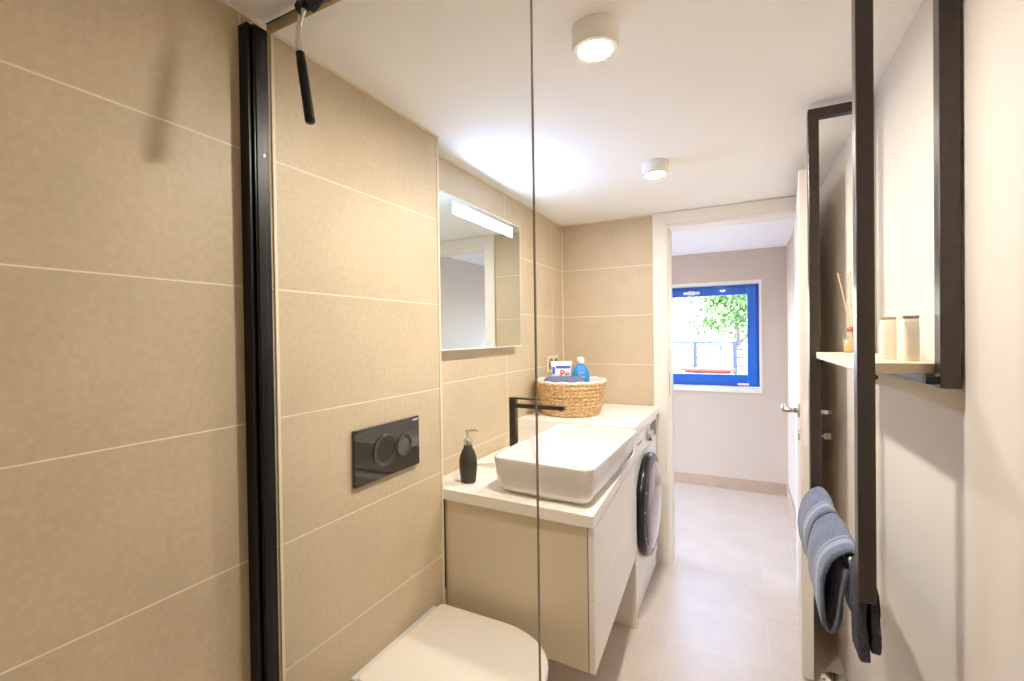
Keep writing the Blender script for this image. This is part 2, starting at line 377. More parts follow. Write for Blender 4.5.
# leaf hangs at x in [-.04,0] from the hinge line, then the root turns it
bm = bmesh.new(); bm_box(bm, -.040, 0, -LEAF, 0, .008, 1.992); leaf = obj('door_leaf', bm, M_doorwhite, door, bevel=.002)
def lever(side):
    bm = bmesh.new(); x0 = -.040 if side < 0 else 0
    bm_tube(bm, [(x0, -LEAF+.045, 1.05), (x0+side*.008, -LEAF+.045, 1.05)], .026, 24)
    bm_tube(bm, [(x0+side*.006, -LEAF+.045, 1.05), (x0+side*.046, -LEAF+.045, 1.05), (x0+side*.055, -LEAF+.052, 1.05), (x0+side*.056, -LEAF+.065, 1.05), (x0+side*.056, -LEAF+.165, 1.05)], .0095, 14)
    return obj('handle', bm, M_steel, leaf, smooth=True)
lever(-1); lever(1)
bm = bmesh.new(); bm_tube(bm, [(0, -LEAF+.045, .955), (.006, -LEAF+.045, .955)], .024, 24); bm_tube(bm, [(-.046, -LEAF+.045, .955), (-.040, -LEAF+.045, .955)], .024, 24)
obj('lock_rosette', bm, M_steel, leaf, smooth=True)
bm = bmesh.new(); bm_tube(bm, [(.004, -LEAF+.045, .957), (.05, -LEAF+.045, .957)], .0035, 10); bm_box(bm, .040, .062, -LEAF+.043, -LEAF+.047, .945, .969)
obj('key', bm, M_steel, leaf)
bm = bmesh.new(); bm_box(bm, -.031, -.012, -LEAF-.0012, -LEAF+.001, .92, 1.10); bm_box(bm, -.027, -.015, -LEAF-.008, -LEAF-.001, 1.035, 1.06)
obj('lock_plate', bm, M_lampbody, leaf)
for zz in (.25, 1.75):
    bm = bmesh.new(); bm_tube(bm, [(.004, .004, zz-.045), (.004, .004, zz+.045)], .007, 12); obj('hinge', bm, M_steel, door, smooth=True)

# ------------------------------------------------------------------ shower screen
sc = thing('shower_screen', 'frameless clear glass shower panel with black wall profile, standing across the left of the view', 'shower screen', (XL, .655, 0))
def P(x, y, z): return (x-XL, y-.655, z)
def pbox(name, b, m, par, org, **k):
    return box(name, (b[0]-org[0], b[1]-org[0], b[2]-org[1], b[3]-org[1], b[4]-org[2], b[5]-org[2]), m, par, **k)
ORG = (XL, .655, 0)
bm = bmesh.new()
bm_box(bm, 0.0005, .030, -.030, .004, .02, 2.045); bm_box(bm, .0005, .022, .004, .012, .02, 2.04)
obj('wall_profile', bm, M_black, sc, bevel=.0015)
bm = bmesh.new(); bm_box(bm, .030, .040, -.018, .012, .02, 2.043)
obj('clamp_profile', bm, M_black, sc, bevel=.0015)
bm = bmesh.new(); bm_box(bm, .0352, .0372, -.0205, -.018, .02, 2.043)
obj('profile_bead', bm, M_black_hi, sc)
box('glass_panel', (.0405, .6815, -.003, .003, .012, 2.058), M_glass, sc)
box('glass_edge', (.6815, .6835, -.003, .003, .012, 2.058), M_glassedge, sc, bevel=.0008)
bm = bmesh.new(); bm_box(bm, .034, 1.318, .012, .024, 2.045, 2.061)
obj('support_bar', bm, M_rail, sc, bevel=.003)
bm = bmesh.new(); bm_box(bm, .034, 1.318, .0115, .0245, 2.0612, 2.0630)
obj('support_bar_edge', bm, M_black, sc)
# squeegee hanging on the bar
sq = thing('squeegee', 'black shower squeegee with curved chrome neck hanging from the top of the glass screen', 'squeegee', (-.776, .640, 2.034))
def q(x, z, y=0): return (x+.79, y, z-2.04)
bm = bmesh.new(); bm_tube(bm, [q(-.811, 1.948), q(-.806, 1.92), q(-.797, 1.87), q(-.787, 1.815), q(-.785, 1.803)], [.0085, .0095, .0095, .0100, .0095], 16)
obj('grip', bm, M_black, sq, smooth=True)
bm = bmesh.new()
pts = [q(-.812, 1.946), q(-.8145, 1.962), q(-.815, 1.985), q(-.812, 2.005), q(-.802, 2.025), q(-.792, 2.045), q(-.789, 2.057)]
bm_tube(bm, pts, .0058, 12); obj('neck', bm, M_chrome, sq, smooth=True, sub=1)
bm = bmesh.new()
bm_box(bm, -.008, .004, -.010, .010, -.01, .026); obj('clip', bm, M_black, sq, bevel=.003)
bm = bmesh.new()
vs = [(.85*a_+.004, .85*b_) for a_, b_ in ((-.040, 0), (-.028, .010), (-.012, -.002), (.012, .002), (.030, -.006), (.046, .004), (.050, -.012), (.030, -.022), (.012, -.030), (.004, -.010), (-.014, -.012), (-.018, -.032), (-.034, -.016))]
bm_loops(bm, [[(x, -.006, z+.004) for x, z in vs], [(x, .006, z+.004) for x, z in vs]]); obj('blade_holder', bm, M_black, sq, bevel=.0015)

# ------------------------------------------------------------------ toilet and flush plate
toi = thing('toilet', 'white wall-hung toilet with closed flat lid under the black flush plate', 'toilet', (XL, 1.095, 0))
def dshape(x0, x1, hw, z, r=.012, n=26, pw=2.2):
    """straight at the wall, rounded towards the front"""
    pts = [(x0, -hw+r, z), (x0, hw-r, z)]
    pts.append((x0+r*.3, hw-r*.3, z)); pts.append((x0+r, hw, z))
    xs = x0+(x1-x0)*.50
    pts.append(((x0+r+xs)/2, hw, z))
    for i in range(n+1):
        a = PI/2 - PI*i/n
        pts.append((xs+(x1-xs)*abs(math.cos(a))**(2/pw), hw*math.copysign(abs(math.sin(a))**(2/pw), math.sin(a)), z))
    pts.append(((x0+r+xs)/2, -hw, z)); pts.append((x0+r, -hw, z)); pts.append((x0+r*.3, -hw+r*.3, z))
    return pts
bm = bmesh.new()
bm_loops(bm, [dshape(.032, .486, .192, .4255), dshape(.028, .492, .196, .428), dshape(.028, .492, .196, .439), dshape(.032, .488, .193, .4435), dshape(.06, .455, .165, .4445)])
obj('lid', bm, M_lid, toi, smooth=False, bevel=.001)
bm = bmesh.new(); bm_loops(bm, [dshape(.034, .482, .185, .4045), dshape(.030, .488, .190, .408), dshape(.030, .488, .190, .4235)])
obj('seat', bm, M_lid, toi, bevel=.001)
bm = bmesh.new()
bm_loops(bm, [dshape(.001, .24, .10, .075), dshape(.001, .33, .13, .12), dshape(.001, .42, .165, .24), dshape(.001, .468, .180, .36), dshape(.001, .474, .183, .403)])
o = obj('bowl', bm, M_ceramic, toi, smooth=True)
bm = bmesh.new(); bm_box(bm, .001, .021, -.190, .188, .36, .432); obj('rear_ledge', bm, M_ceramic, toi, bevel=.004)

fp = thing('flush_plate', 'glossy black dual flush plate with two round buttons on the tiled wall', 'flush plate', (XL, 1.0655, 1.0265))
hw, hh = .1405, .0795
bm = bmesh.new(); bm_box(bm, .0005, .012, -hw, hw, -hh, hh); obj('plate', bm, M_gloss, fp, bevel=.002)
def disc_button(cy, cz, r):
    bm = bmesh.new()
    loops = []
    for rad, x in ((r, .012), (r, .0145), (r-.004, .0158), (r-.006, .0145), (r*.6, .0136), (r*.2, .0133)):
        loops.append([(x, cy+rad*math.cos(2*PI*i/56), cz+rad*math.sin(2*PI*i/56)) for i in range(56)])
    bm_loops(bm, loops); return obj('flush_button', bm, M_gloss, fp, smooth=True)
disc_button(-.022, 0, .050); disc_button(.064, 0, .036)
M4 = frame_mat((.0123, hw-.019, hh-.0095), (0, 1, 0), (0, 0, 1))
text_mesh('logo', 'GEBERIT', .0075, M_whiteprint, fp, M4)

# ------------------------------------------------------------------ vanity, worktop, basin, tap, soap
van = thing('vanity_cabinet', 'wall-hung warm white vanity cabinet under the washbasin', 'cabinet', (-.70, 1.74, .335))
vo = (-.70, 1.74, .335)
def skew_box(name, x0, x1, ya, yb, y1, z0, z1, m, par, org, bevel, dx=-.046, both=False):
    # near edge runs from ya (wall side) to yb (room side)
    bm = bmesh.new(); f = lambda x, y, z: (x-org[0], y-org[1], z-org[2])
    q_ = [(x0, ya), (x1, yb), (x1+dx, y1), (x0+(dx if both else 0), y1)]
    bm_loops(bm, [[f(x, y, z0) for x, y in q_], [f(x, y, z1) for x, y in q_]])
    return obj(name, bm, m, par, bevel=bevel)
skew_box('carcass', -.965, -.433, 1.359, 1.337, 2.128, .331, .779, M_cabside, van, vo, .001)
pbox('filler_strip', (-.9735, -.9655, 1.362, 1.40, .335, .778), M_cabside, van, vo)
pbox('back_gap_shade', (-1.060, -.9655, 1.405, 2.128, .42, .778), M_dark_gap, van, vo)  # dark block added behind the carcass, its colour paints the shade of the gap
for i, (z0, z1) in enumerate(((.333, .5555), (.557, .772))):
    skew_box('drawer_front', -.4295, -.411, 1.335, 1.335, 2.128, z0, z1, M_cabinet, van, vo, .001, both=True)
ct = tag(skew_box('vanity_worktop', -1.060, -.410, 1.353, 1.328, 2.130, .7795, .8175, M_top, None, (0, 0, 0), .0015), 'white worktop slab carrying the washbasin and the soap bottle', 'worktop')

bas = thing('washbasin', 'white rectangular ceramic vessel basin with rounded corners on the vanity', 'washbasin', (-.60, 1.70, .8180))
bx0, bx1, by0, by1 = -.195, .178, -.325, .330
def bl(d, z, r=.045): return [(x, y+(.004-.026*(x-bx0)/(bx1-bx0))*(by1-y)/(by1-by0), z) for x, y in rrect(bx0+d, bx1-d, by0+d, by1-d, max(r-d*.5, .012), 8)]
bm = bmesh.new()
bm_loops(bm, [bl(.042, 0, .05), bl(.042, .007, .05), bl(.030, .009), bl(.019, .016), bl(.011, .034), bl(.004, .075), bl(.0005, .118), bl(0, .125), bl(.001, .1275), bl(.004, .129), bl(.008, .129),
              bl(.010, .127), bl(.012, .120), bl(.020, .085), bl(.032, .052), bl(.055, .038), bl(.09, .034)])
obj('bowl', bm, M_ceramic, bas, smooth=True)
bm = bmesh.new(); bm_lathe(bm, [(.0, .0345), (.030, .0345), (.032, .037), (.026, .040), (.01, .041)], 32, c=(-.01, 0)); obj('waste_cover', bm, M_ceramic, bas, smooth=True)

tap = thing('basin_tap', 'tall square dark metal mixer tap standing behind the washbasin', 'tap', (-.880, 1.735, .8180))
bm = bmesh.new(); bm_box(bm, -.014, .014, -.014, .014, .0, .278); obj('body', bm, M_tap, tap, bevel=.002)
bm = bmesh.new(); bm_box(bm, -.014, .232, -.013, .014, .243, .260); obj('spout', bm, M_tap, tap, bevel=.002)
bm = bmesh.new(); bm_box(bm, -.014, .115, -.014, .014, .279, .286); obj('lever', bm, M_tap, tap, bevel=.001)
bm = bmesh.new(); bm_lathe(bm, [(.03, 0), (.03, .005), (.024, .007)], 32); obj('base_ring', bm, M_tap, tap)
bm = bmesh.new(); bm_lathe(bm, [(.009, .236), (.009, .243)], 20, c=(.215, 0)); obj('aerator', bm, M_steel, [c for c in tap.children if c.name.startswith('spout')][0])

so = thing('soap_dispenser', 'matt black soap dispenser bottle with chrome pump on the worktop corner', 'soap dispenser', (-.932, 1.455, .8180), rot=math.radians(20))
bm = bmesh.new(); bm_lathe(bm, [(.024, 0), (.028, .002), (.029, .012), (.0335, .050), (.034, .075), (.031, .098), (.022, .120), (.0175, .128), (.0165, .136), (.016, .140)], 40)
obj('bottle', bm, M_soap, so, smooth=True)
bm = bmesh.new(); bm_lathe(bm, [(.0165, .140), (.0172, .142), (.0172, .158), (.015, .162), (.006, .163), (.0055, .186), (.009, .187), (.009, .196), (.002, .199)], 32)
bm_tube(bm, [(0, 0, .193), (.03, .0, .195), (.040, 0, .190)], [.0045, .0035, .003], 10)
obj('pump', bm, M_chrome, so, smooth=True)

# ------------------------------------------------------------------ mirror with light
mi = thing('wall_mirror', 'rectangular backlit mirror with bright light strip on the tiled wall above the basin', 'mirror', (XREC, 1.765, 1.62))
my0, my1, mz0, mz1 = -.345, .348, -.305, .297
box('housing', (.0005, .037, my0, my1, mz0, mz1), M_mirror_side, mi, bevel=.001)
bm = bmesh.new(); bm_box(bm, .037, .040, my0, my1, mz0, mz1); obj('mirror_glass', bm, M_mirror, mi)
bm = bmesh.new(); bm_box(bm, .0402, .0412, -.250, .262, .232, .277); obj('light_strip', bm, M_led, mi)
bm = bmesh.new()
bm_box(bm, .030, .0425, my0-.003, my1+.003, mz0-.004, mz0); bm_box(bm, .030, .0425, my0-.003, my1+.003, mz1, mz1+.003); bm_box(bm, .030, .0425, my1, my1+.003, mz0, mz1)
obj('edge_frame', bm, M_white, mi)

# ------------------------------------------------------------------ washing machine and its surround
ws = thing('laundry_surround', 'white side panel and worktop boxed around the washing machine', 'worktop', (-.76, 2.48, 0))
wo_ = (-.76, 2.48, 0)
pbox('side_panel', (-1.060, -.456, 2.132, 2.152, 0, .897), M_white, ws, wo_, bevel=.001)
pbox('worktop', (-1.060, -.456, 2.130, 2.807, .8975, .935), M_top, ws, wo_, bevel=.0015)
wm = thing('washing_machine', 'white front-loading washing machine with dark round door under the laundry worktop', 'washing machine', (-.76, 2.46, .012))
wg = (-.76, 2.46, .012)
pbox('cabinet', (-1.04, -.475, 2.160, 2.755, .016, .892), M_wash, wm, wg, bevel=.006)
pbox('front_panel', (-.475, -.466, 2.162, 2.753, .105, .765), M_wash, wm, wg, bevel=.003)
pbox('plinth', (-.475, -.472, 2.165, 2.75, .018, .100), M_wash, wm, wg, bevel=.002)
pbox('control_panel', (-.475, -.463, 2.160, 2.755, .768, .893), M_wash, wm, wg, bevel=.003)
pbox('detergent_drawer', (-.463, -.459, 2.170, 2.35, .790, .880), M_wash, wm, wg, bevel=.002)
pbox('drawer_print', (-.459, -.4585, 2.20, 2.30, .830, .842), M_grey, [c for c in wm.children if c.name.startswith('detergent_drawer')][0], wg)
pbox('display', (-.463, -.461, 2.55, 2.72, .790, .875), M_grey, wm, wg, bevel=.001)
CY, CZ = 2.420-wg[1], .492-wg[2]
def ring(name, prof, m, seg=64, cap0=False, cap1=True):
    bm = bmesh.new()
    bm_loops(bm, [[(x-wg[0], CY+r*math.cos(2*PI*i/seg), CZ+r*math.sin(2*PI*i/seg)) for i in range(seg)] for r, x in prof], cap0, cap1)
    return obj(name, bm, m, wm, smooth=True)
ring('door_ring', [(.252, -.466), (.256, -.452), (.256, -.440), (.248, -.428), (.214, -.421), (.208, -.428), (.203, -.44)], M_washring)
ring('door_glass', [(.214, -.4215), (.210, -.417), (.165, -.409), (.09, -.403), (.02, -.401)], M_washglass)
for a in (150, 172, 205, 232):
    a = math.radians(a); bm = bmesh.new()
    bm_tube(bm, [(-.4275-wg[0], CY+.232*math.cos(a), CZ+.232*math.sin(a)), (-.4225-wg[0], CY+.232*math.cos(a), CZ+.232*math.sin(a))], .006, 12)
    obj('ring_stud', bm, M_steel, [c for c in wm.children if c.name.startswith('door_ring')][0])
bm = bmesh.new(); bm_tube(bm, [(-.463-wg[0], 2.47-wg[1], .832-wg[2]), (-.435-wg[0], 2.47-wg[1], .832-wg[2])], .030, 32); obj('program_dial', bm, M_chrome, wm, smooth=False, bevel=.003)
for yy in (2.2, 2.7):
    bm = bmesh.new(); bm_lathe(bm, [(.02, -.012+.001), (.02, .006)], 20, c=(-.52-wg[0], yy-wg[1])); obj('foot', bm, M_washring, wm)

# ------------------------------------------------------------------ basket and what it holds
BK = (-.859, 2.392, .9355)
bk = thing('wicker_basket', 'round woven seagrass basket with white liner on the laundry worktop', 'basket', BK)
def basket_r(t): return .158+.042*t**.8
bm = bmesh.new(); nrow = 9; H = .180; seg = 96; loops = []
for j in range(nrow*6+1):
    t = j/(nrow*6); z = H*t; ph = (j/6) % 1
    bulge = .0065*abs(math.sin(PI*ph))
    lp = []
    for i in range(seg):
        a = 2*PI*i/seg; kk = noise.noise(Vector((math.cos(a)*9, math.sin(a)*9, (j//6)*3.7)))*.003
        w = .0018*math.sin(i*PI/2.0+(j//6)*PI*.5)*abs(math.sin(PI*ph))
        r = basket_r(t)+bulge+kk*abs(math.sin(PI*ph))+w-.008
        lp.append((r*math.cos(a), r*math.sin(a), z+noise.noise(Vector((a*3, j//6, 1)))*.002))
    loops.append(lp)
for t in (1, .75, .4, .1):
    loops.append([((basket_r(t)-.016)*math.cos(2*PI*i/seg), (basket_r(t)-.016)*math.sin(2*PI*i/seg), H*t if t < 1 else H-.001) for i in range(seg)])
bm_loops(bm, loops)
M_wicker = bpy.data.materials.new('seagrass_weave'); M_wicker.use_nodes = True
_n = M_wicker.node_tree.nodes; _l = M_wicker.node_tree.links; _b = _n['Principled BSDF']; _b.inputs['Roughness'].default_value = .8
_tc = _n.new('ShaderNodeTexCoord'); _mp = _n.new('ShaderNodeMapping'); _mp.inputs['Scale'].default_value = (1, 1, 2.2); _l.new(_tc.outputs['Object'], _mp.inputs[0])
_nz = _n.new('ShaderNodeTexNoise'); _nz.inputs['Scale'].default_value = 70; _nz.inputs['Detail'].default_value = 3; _l.new(_mp.outputs[0], _nz.inputs['Vector'])
_cr = _n.new('ShaderNodeValToRGB'); _l.new(_nz.outputs[0], _cr.inputs[0])
_cr.color_ramp.elements[0].position = .33; _cr.color_ramp.elements[0].color = lin((152, 114, 70))
_cr.color_ramp.elements[1].position = .62; _cr.color_ramp.elements[1].color = lin((230, 196, 144))
_l.new(_cr.outputs[0], _b.inputs['Base Color'])
obj('woven_body', bm, M_wicker, bk, smooth=True)
bm = bmesh.new(); lo = []
for r, z in ((.166, H-.10), (.176, H-.03), (.182, H+.001), (.190, H+.0075), (.195, H+.006), (.1955, H-.004), (.1935, H-.0045), (.184, H-.002)):
    lo.append([(r*math.cos(2*PI*i/64), r*math.sin(2*PI*i/64), z+.0025*math.sin(i*1.3)) for i in range(64)])
for t, z in ((.9, .03), (.3, .012), (.05, .010)): lo.insert(0, [(.150*t*1.1*math.cos(2*PI*i/64), .150*t*1.1*math.sin(2*PI*i/64), z) for i in range(64)])
lo = lo[2::-1][::-1] + lo[3:]
bm_loops(bm, lo, True, False); obj('liner', bm, M_linen, bk, smooth=True)

# rolled towel lying across the basket
bm = bmesh.new(); seg = 28; lo = []
for j in range(25):
    t = j/24; x = -.112+.224*t
    e = min(1, math.sqrt(max(0, 1-((t-.5)/.5)**8)))*.97+.03
    lp = []
    for i in range(seg):
        a = 2*PI*i/seg; r = .040*e*(1+.06*noise.noise(Vector((x*20, math.cos(a)*2, math.sin(a)*2))))
        lp.append((x, r*math.cos(a)*1.15, r*math.sin(a)*.95))
    lo.append(lp)
bm_loops(bm, lo)
rt_ = obj('rolled_towel', bm, M_graytowel_in, smooth=True, loc=(-.862, 2.305, 1.108)); rt_.rotation_euler = (0, 0, math.radians(18))
tag(rt_, 'rolled slate-blue towel lying across the top of the wicker basket', 'towel')
bm = bmesh.new(); lo = []
for j in range(17):
    t = j/16; x = -.085+.17*t; e = math.sqrt(max(0, 1-((t-.5)/.5)**8))*.97+.03
    lo.append([(x, .042*e*math.cos(2*PI*i/seg), .038*e*math.sin(2*PI*i/seg)) for i in range(seg)])
bm_loops(bm, lo); r3 = obj('folded_towel', bm, M_graytowel_in, smooth=True, loc=(-.850, 2.47, 1.06)); r3.rotation_euler = (0, 0, math.radians(18))
tag(r3, 'folded blue-grey towel behind the pack and bottle inside the wicker basket', 'towel')

pk = thing('detergent_pack', 'white printed detergent pouch with red and blue lettering standing in the basket', 'detergent', (-.915, 2.400, 1.09), rot=math.radians(24))
bm = bmesh.new(); lo = []
for z, w, d in ((0, .045, .018), (.02, .050, .022), (.06, .052, .020), (.10, .056, .010), (.123, .060, .003), (.130, .060, .002)):
    lo.append([(x, y, z) for x, y in rrect(-w, w, -d, d, min(d*.8, .01), 4)])
bm_loops(bm, lo); obj('pouch', bm, M_packwhite, pk, smooth=False, bevel=.001)
text_mesh('lettering', 'Pe', .055, M_red, pk, frame_mat((.018, -.0225, .060), (1, 0, 0), (0, 0, 1)), ext=.0005)
bm = bmesh.new(); bm_box(bm, -.03, .05, -.0150, -.011, .090, .105); bm_box(bm, -.050, -.035, -.022, -.018, .06, .10); obj('printed_band', bm, M_blueprint, pk)
bb = thing('detergent_bottle', 'blue plastic detergent bottle with white cap standing in the basket', 'bottle', (-.805, 2.408, 1.075), rot=math.radians(22))
bm = bmesh.new(); lo = []
for z, w, d in ((0, .040, .028), (.005, .046, .030), (.07, .047, .030), (.095, .042, .028), (.118, .028, .020), (.130, .016, .014), (.134, .015, .014)):
    lo.append([(x, y, z) for x, y in rrect(-w, w, -d, d, min(d*.9, .02), 6)])
bm_loops(bm, lo); obj('bottle_body', bm, M_bluebottle, bb, smooth=True)
bm = bmesh.new(); bm_lathe(bm, [(.017, .133), (.021, .135), (.021, .152), (.018, .164), (.012, .167)], 28); obj('cap', bm, M_packwhite, bb, smooth=True)
text_mesh('lettering', 'aoc\nCnu', .022, M_whiteprint, bb, frame_mat((.004, -.0305, .076), (1, 0, 0), (0, 0, 1)), ext=.0005)

# wall socket
sk = thing('wall_socket', 'cream double power socket on the tiled wall behind the wicker basket', 'socket', (XREC, 2.632, 1.188))
box('socket_plate', (.0005, .010, -.098, .085, -.050, .050), M_cream_trim, sk, bevel=.003)
for yy in (-.040, .040):
    bm = bmesh.new(); lo = [[(x, yy+r*math.cos(2*PI*i/32), r*math.sin(2*PI*i/32)) for i in range(32)] for r, x in ((.034, .010), (.034, .0135), (.030, .0135), (.029, .0105))]
    bm_loops(bm, lo); obj('socket_outlet', bm, M_grey, sk)

# ------------------------------------------------------------------ ceiling lamps
def lamp(x, y, label):
    t = thing('ceiling_lamp', label, 'ceiling lamp', (x, y, ZC), group=None)
    bm = bmesh.new(); bm_lathe(bm, [(.055, -.0005), (.055, -.045), (.052, -.050), (.039, -.0505), (.037, -.048), (.037, -.042)], 48); obj('housing', bm, M_lampbody, t, smooth=False, bevel=.001)
    bm = bmesh.new(); bm_lathe(bm, [(.0365, -.0485), (.0365, -.0500), (.033, -.0512)], 48); obj('lens', bm, M_lens, t)
    return t
lamp(-.306, 1.052, 'white round ceiling lamp nearest the glass shower screen, lit')
lamp(-.328, 1.985, 'white round ceiling lamp just in front of the doorway, lit')

# ------------------------------------------------------------------ towel rack with shelf on the right wall
RX, RY, RROT = .2855, 1.095, 1.2
rk = thing('towel_rack_shelf', 'tall dark bronze tube-frame towel rack with pale wooden shelf on the right wall', 'towel rack', (RX, RY, 0), rot=math.radians(RROT))
T = .029; YL = .640
xa, xb = -.0777, .0460        # room side and wall side tube centre lines (local)
ZT, ZW, ZB = 2.058, 1.257, .848
def tube_box(name, x0, x1, y0, y1, z0, z1, par=rk): 
    bm = bmesh.new(); bm_box(bm, x0, x1, y0, y1, z0, z1); return obj(name, bm, M_rack, par, bevel=.002)
for y0 in (0, YL-.030):
    tube_box('room_side_post', xa-T/2, xa+T/2, y0, y0+T, ZB-.012, ZT-T)
    tube_box('wall_side_post', xb-T/2, xb+T/2, y0, y0+T, ZW, ZT-T)
    tube_box('top_arm', xa-T/2, xb+T/2, y0, y0+T, ZT-T, ZT)
tube_box('wall_rail', xb-T/2+.001, xb+T/2-.001, T, YL-T, ZW+.001, ZW+.0215)
bm = bmesh.new(); bm_tube(bm, [(xa, T, .862), (xa, YL-.030, .862)], .0075, 16); obj('towel_bar', bm, M_steel, rk, smooth=True)
bm = bmesh.new(); bm_box(bm, xa+T/2-.012, xb+T/2, .034, YL-.032, 1.281, 1.301); obj('shelf_board', bm, M_wood, rk, bevel=.0015)
for (px_, py_) in ((xa+.02, .031), (xa+.02, YL-.034), (xb-.020, .031)):
    bm = bmesh.new(); bm_tube(bm, [(px_, py_, 1.273), (px_, py_+.012, 1.273)], .0055, 10); obj('shelf_pin', bm, M_black, rk)
bm = bmesh.new(); bm_box(bm, xb-.034, xb-T/2, .003, .026, 1.264, 1.279); obj('shelf_bracket', bm, M_black, rk, bevel=.002)
bm = bmesh.new(); bm_box(bm, xb-.040, xb-.015, .004, .03, 1.992, 2.005); obj('upper_bracket', bm, M_black, rk, bevel=.002)

# objects on the shelf
def rack_pt(lx, ly, z):
    a = math.radians(RROT); return (RX+lx*math.cos(a)-ly*math.sin(a), RY+lx*math.sin(a)+ly*math.cos(a), z)
bt = thing('toiletry_bottle', 'cream toiletry bottle on the rack shelf, closer to the near wooden end', 'bottle', rack_pt(.020, .115, 1.3012))
bm = bmesh.new(); lo = []
for z, w, d in ((0, .017, .013), (.004, .019, .015), (.07, .019, .015), (.088, .018, .009), (.096, .017, .006)):
    lo.append([(x, y, z) for x, y in rrect(-w, w, -d, d, d*.8, 6)])
bm_loops(bm, lo); obj('bottle_body', bm, M_bottle, bt, smooth=True)
bm = bmesh.new(); bm_box(bm, -.018, .018, -.007, .007, .0962, .103); obj('cap', bm, M_bottlecap, bt, bevel=.002)
bt.scale = (.78, .78, .91)
bt2 = bt.copy(); COL.objects.link(bt2); bt2.location = rack_pt(.002, .190, 1.3012)
bt2['label'] = 'cream toiletry bottle on the rack shelf, just behind and left of its twin'
for ch in list(bt.children):
    c2 = ch.copy(); COL.objects.link(c2); c2.parent = bt2
bt.rotation_euler = (0, 0, math.radians(8)); bt2.rotation_euler = (0, 0, math.radians(-6))
df = thing('reed_diffuser', 'small glass reed diffuser with copper collar at the far end of the rack shelf', 'diffuser', rack_pt(.006, .545, 1.3012))
bm = bmesh.new(); bm_lathe(bm, [(.020, 0), (.023, .003), (.023, .045), (.018, .055), (.0125, .060), (.0125, .070)], 32); obj('jar', bm, M_jar, df, smooth=True)
bm = bmesh.new(); bm_lathe(bm, [(.019, .003), (.0205, .005), (.0205, .038)], 32); obj('liquid', bm, M_liquid, df, smooth=True)
bm = bmesh.new(); bm_lathe(bm, [(.0145, .062), (.015, .064), (.015, .074), (.012, .075), (.012, .064)], 32); obj('collar', bm, M_amber, df, smooth=True)
for i in range(5):
    a = i*1.35+.4; bm = bmesh.new(); bm_tube(bm, [(-.008*math.cos(a), -.008*math.sin(a), .012), (.035*math.cos(a), .030*math.sin(a), .235)], .0016, 8); obj('reed', bm, M_reed, df)

# ------------------------------------------------------------------ towels over the bar
def towel(name, label, y0, y1, prof_f, seed, mtl, thick=.012, cx=None, zt=.872):
    """inverted U draped over the bar: prof_f = outer profile points (dx, dz) front side bottom -> top -> back side bottom"""
    base = Vector((rack_pt(xa, (y0+y1)/2-RY, 0)[0]+.003, y0, zt))
    ny = max(10, int((y1-y0)/.008)); pr = []
    # resample profile by Catmull-Rom
    P_ = [Vector((a, b)) for a, b in prof_f]; Q = []
    for i in range(len(P_)-1):
        p0, p1, p2, p3 = P_[max(i-1, 0)], P_[i], P_[i+1], P_[min(i+2, len(P_)-1)]
        for k_ in range(8):
            t = k_/8; Q.append(.5*((2*p1)+(p2-p0)*t+(2*p0-5*p1+4*p2-p3)*t*t+(3*p1-p0-3*p2+p3)*t**3))
    Q.append(P_[-1]); n = len(Q); inner = []
    for i in range(n):
        tv = (Q[min(i+1, n-1)]-Q[max(i-1, 0)]).normalized(); nv = Vector((tv.y, -tv.x)); inner.append(Q[i]+nv*thick)
    lp2 = Q+inner[::-1]
    bm = bmesh.new(); loops = []
    for j in range(ny+1):
        y = (y1-y0)*j/ny; row = []
        edge = min(j, ny-j); rnd = 0 if edge > 1 else (.35 if edge == 0 else .1)
        for i, p_ in enumerate(lp2):
            mid = (lp2[i]+lp2[len(lp2)-1-i])/2
            c_ = p_.lerp(mid, rnd)
            w_ = noise.noise(Vector((c_.x*14+seed, y*16, c_.y*14)))*.006
            w2 = noise.noise(Vector((c_.x*300+seed, y*300, c_.y*300)))*.0010
            row.append((c_.x+w_+w2, y+noise.noise(Vector((c_.y*12, seed, c_.x*9)))*.012, c_.y+w_*.5+w2))
        loops.append(row)
    bm_loops(bm, loops)
    o = obj(name, bm, mtl, smooth=True, loc=base); tag(o, label, 'towel'); return o
F1 = [(-.004, -.035), (-.016, -.10), (-.024, -.150), (-.036, -.172), (-.050, -.150), (-.056, -.09), (-.048, -.04), (-.030, -.006), (-.001, .014), (.021, -.004), (.027, -.05), (.030, -.12), (.028, -.17)]
F2 = [(-.005, -.035), (-.010, -.09), (-.018, -.150), (-.034, -.186), (-.052, -.172), (-.062, -.11), (-.056, -.05), (-.038, -.010), (-.002, .014), (.020, -.004), (.025, -.05), (.026, -.12), (.024, -.17)]
F3 = [(-.008, -.172), (-.012, -.12), (-.015, -.06), (-.012, -.008), (.002, .012), (.022, -.008), (.030, -.06), (.032, -.11), (.028, -.152)]
towel('hand_towel', 'slate-blue striped hand towel draped over the rack bar at its far end', 1.470, 1.690, F1, 3, M_graytowel, thick=.011)
towel('hand_towel', 'slate-blue striped hand towel in the middle of the rack bar, folded wide open', 1.225, 1.455, F2, 9, M_graytowel, thick=.011)
towel('hand_towel', 'shade-darkened grey-blue towel hanging at the near end of the rack bar, below the post', 1.127, 1.215, F3, 15, M_shadedterry, thick=.020)

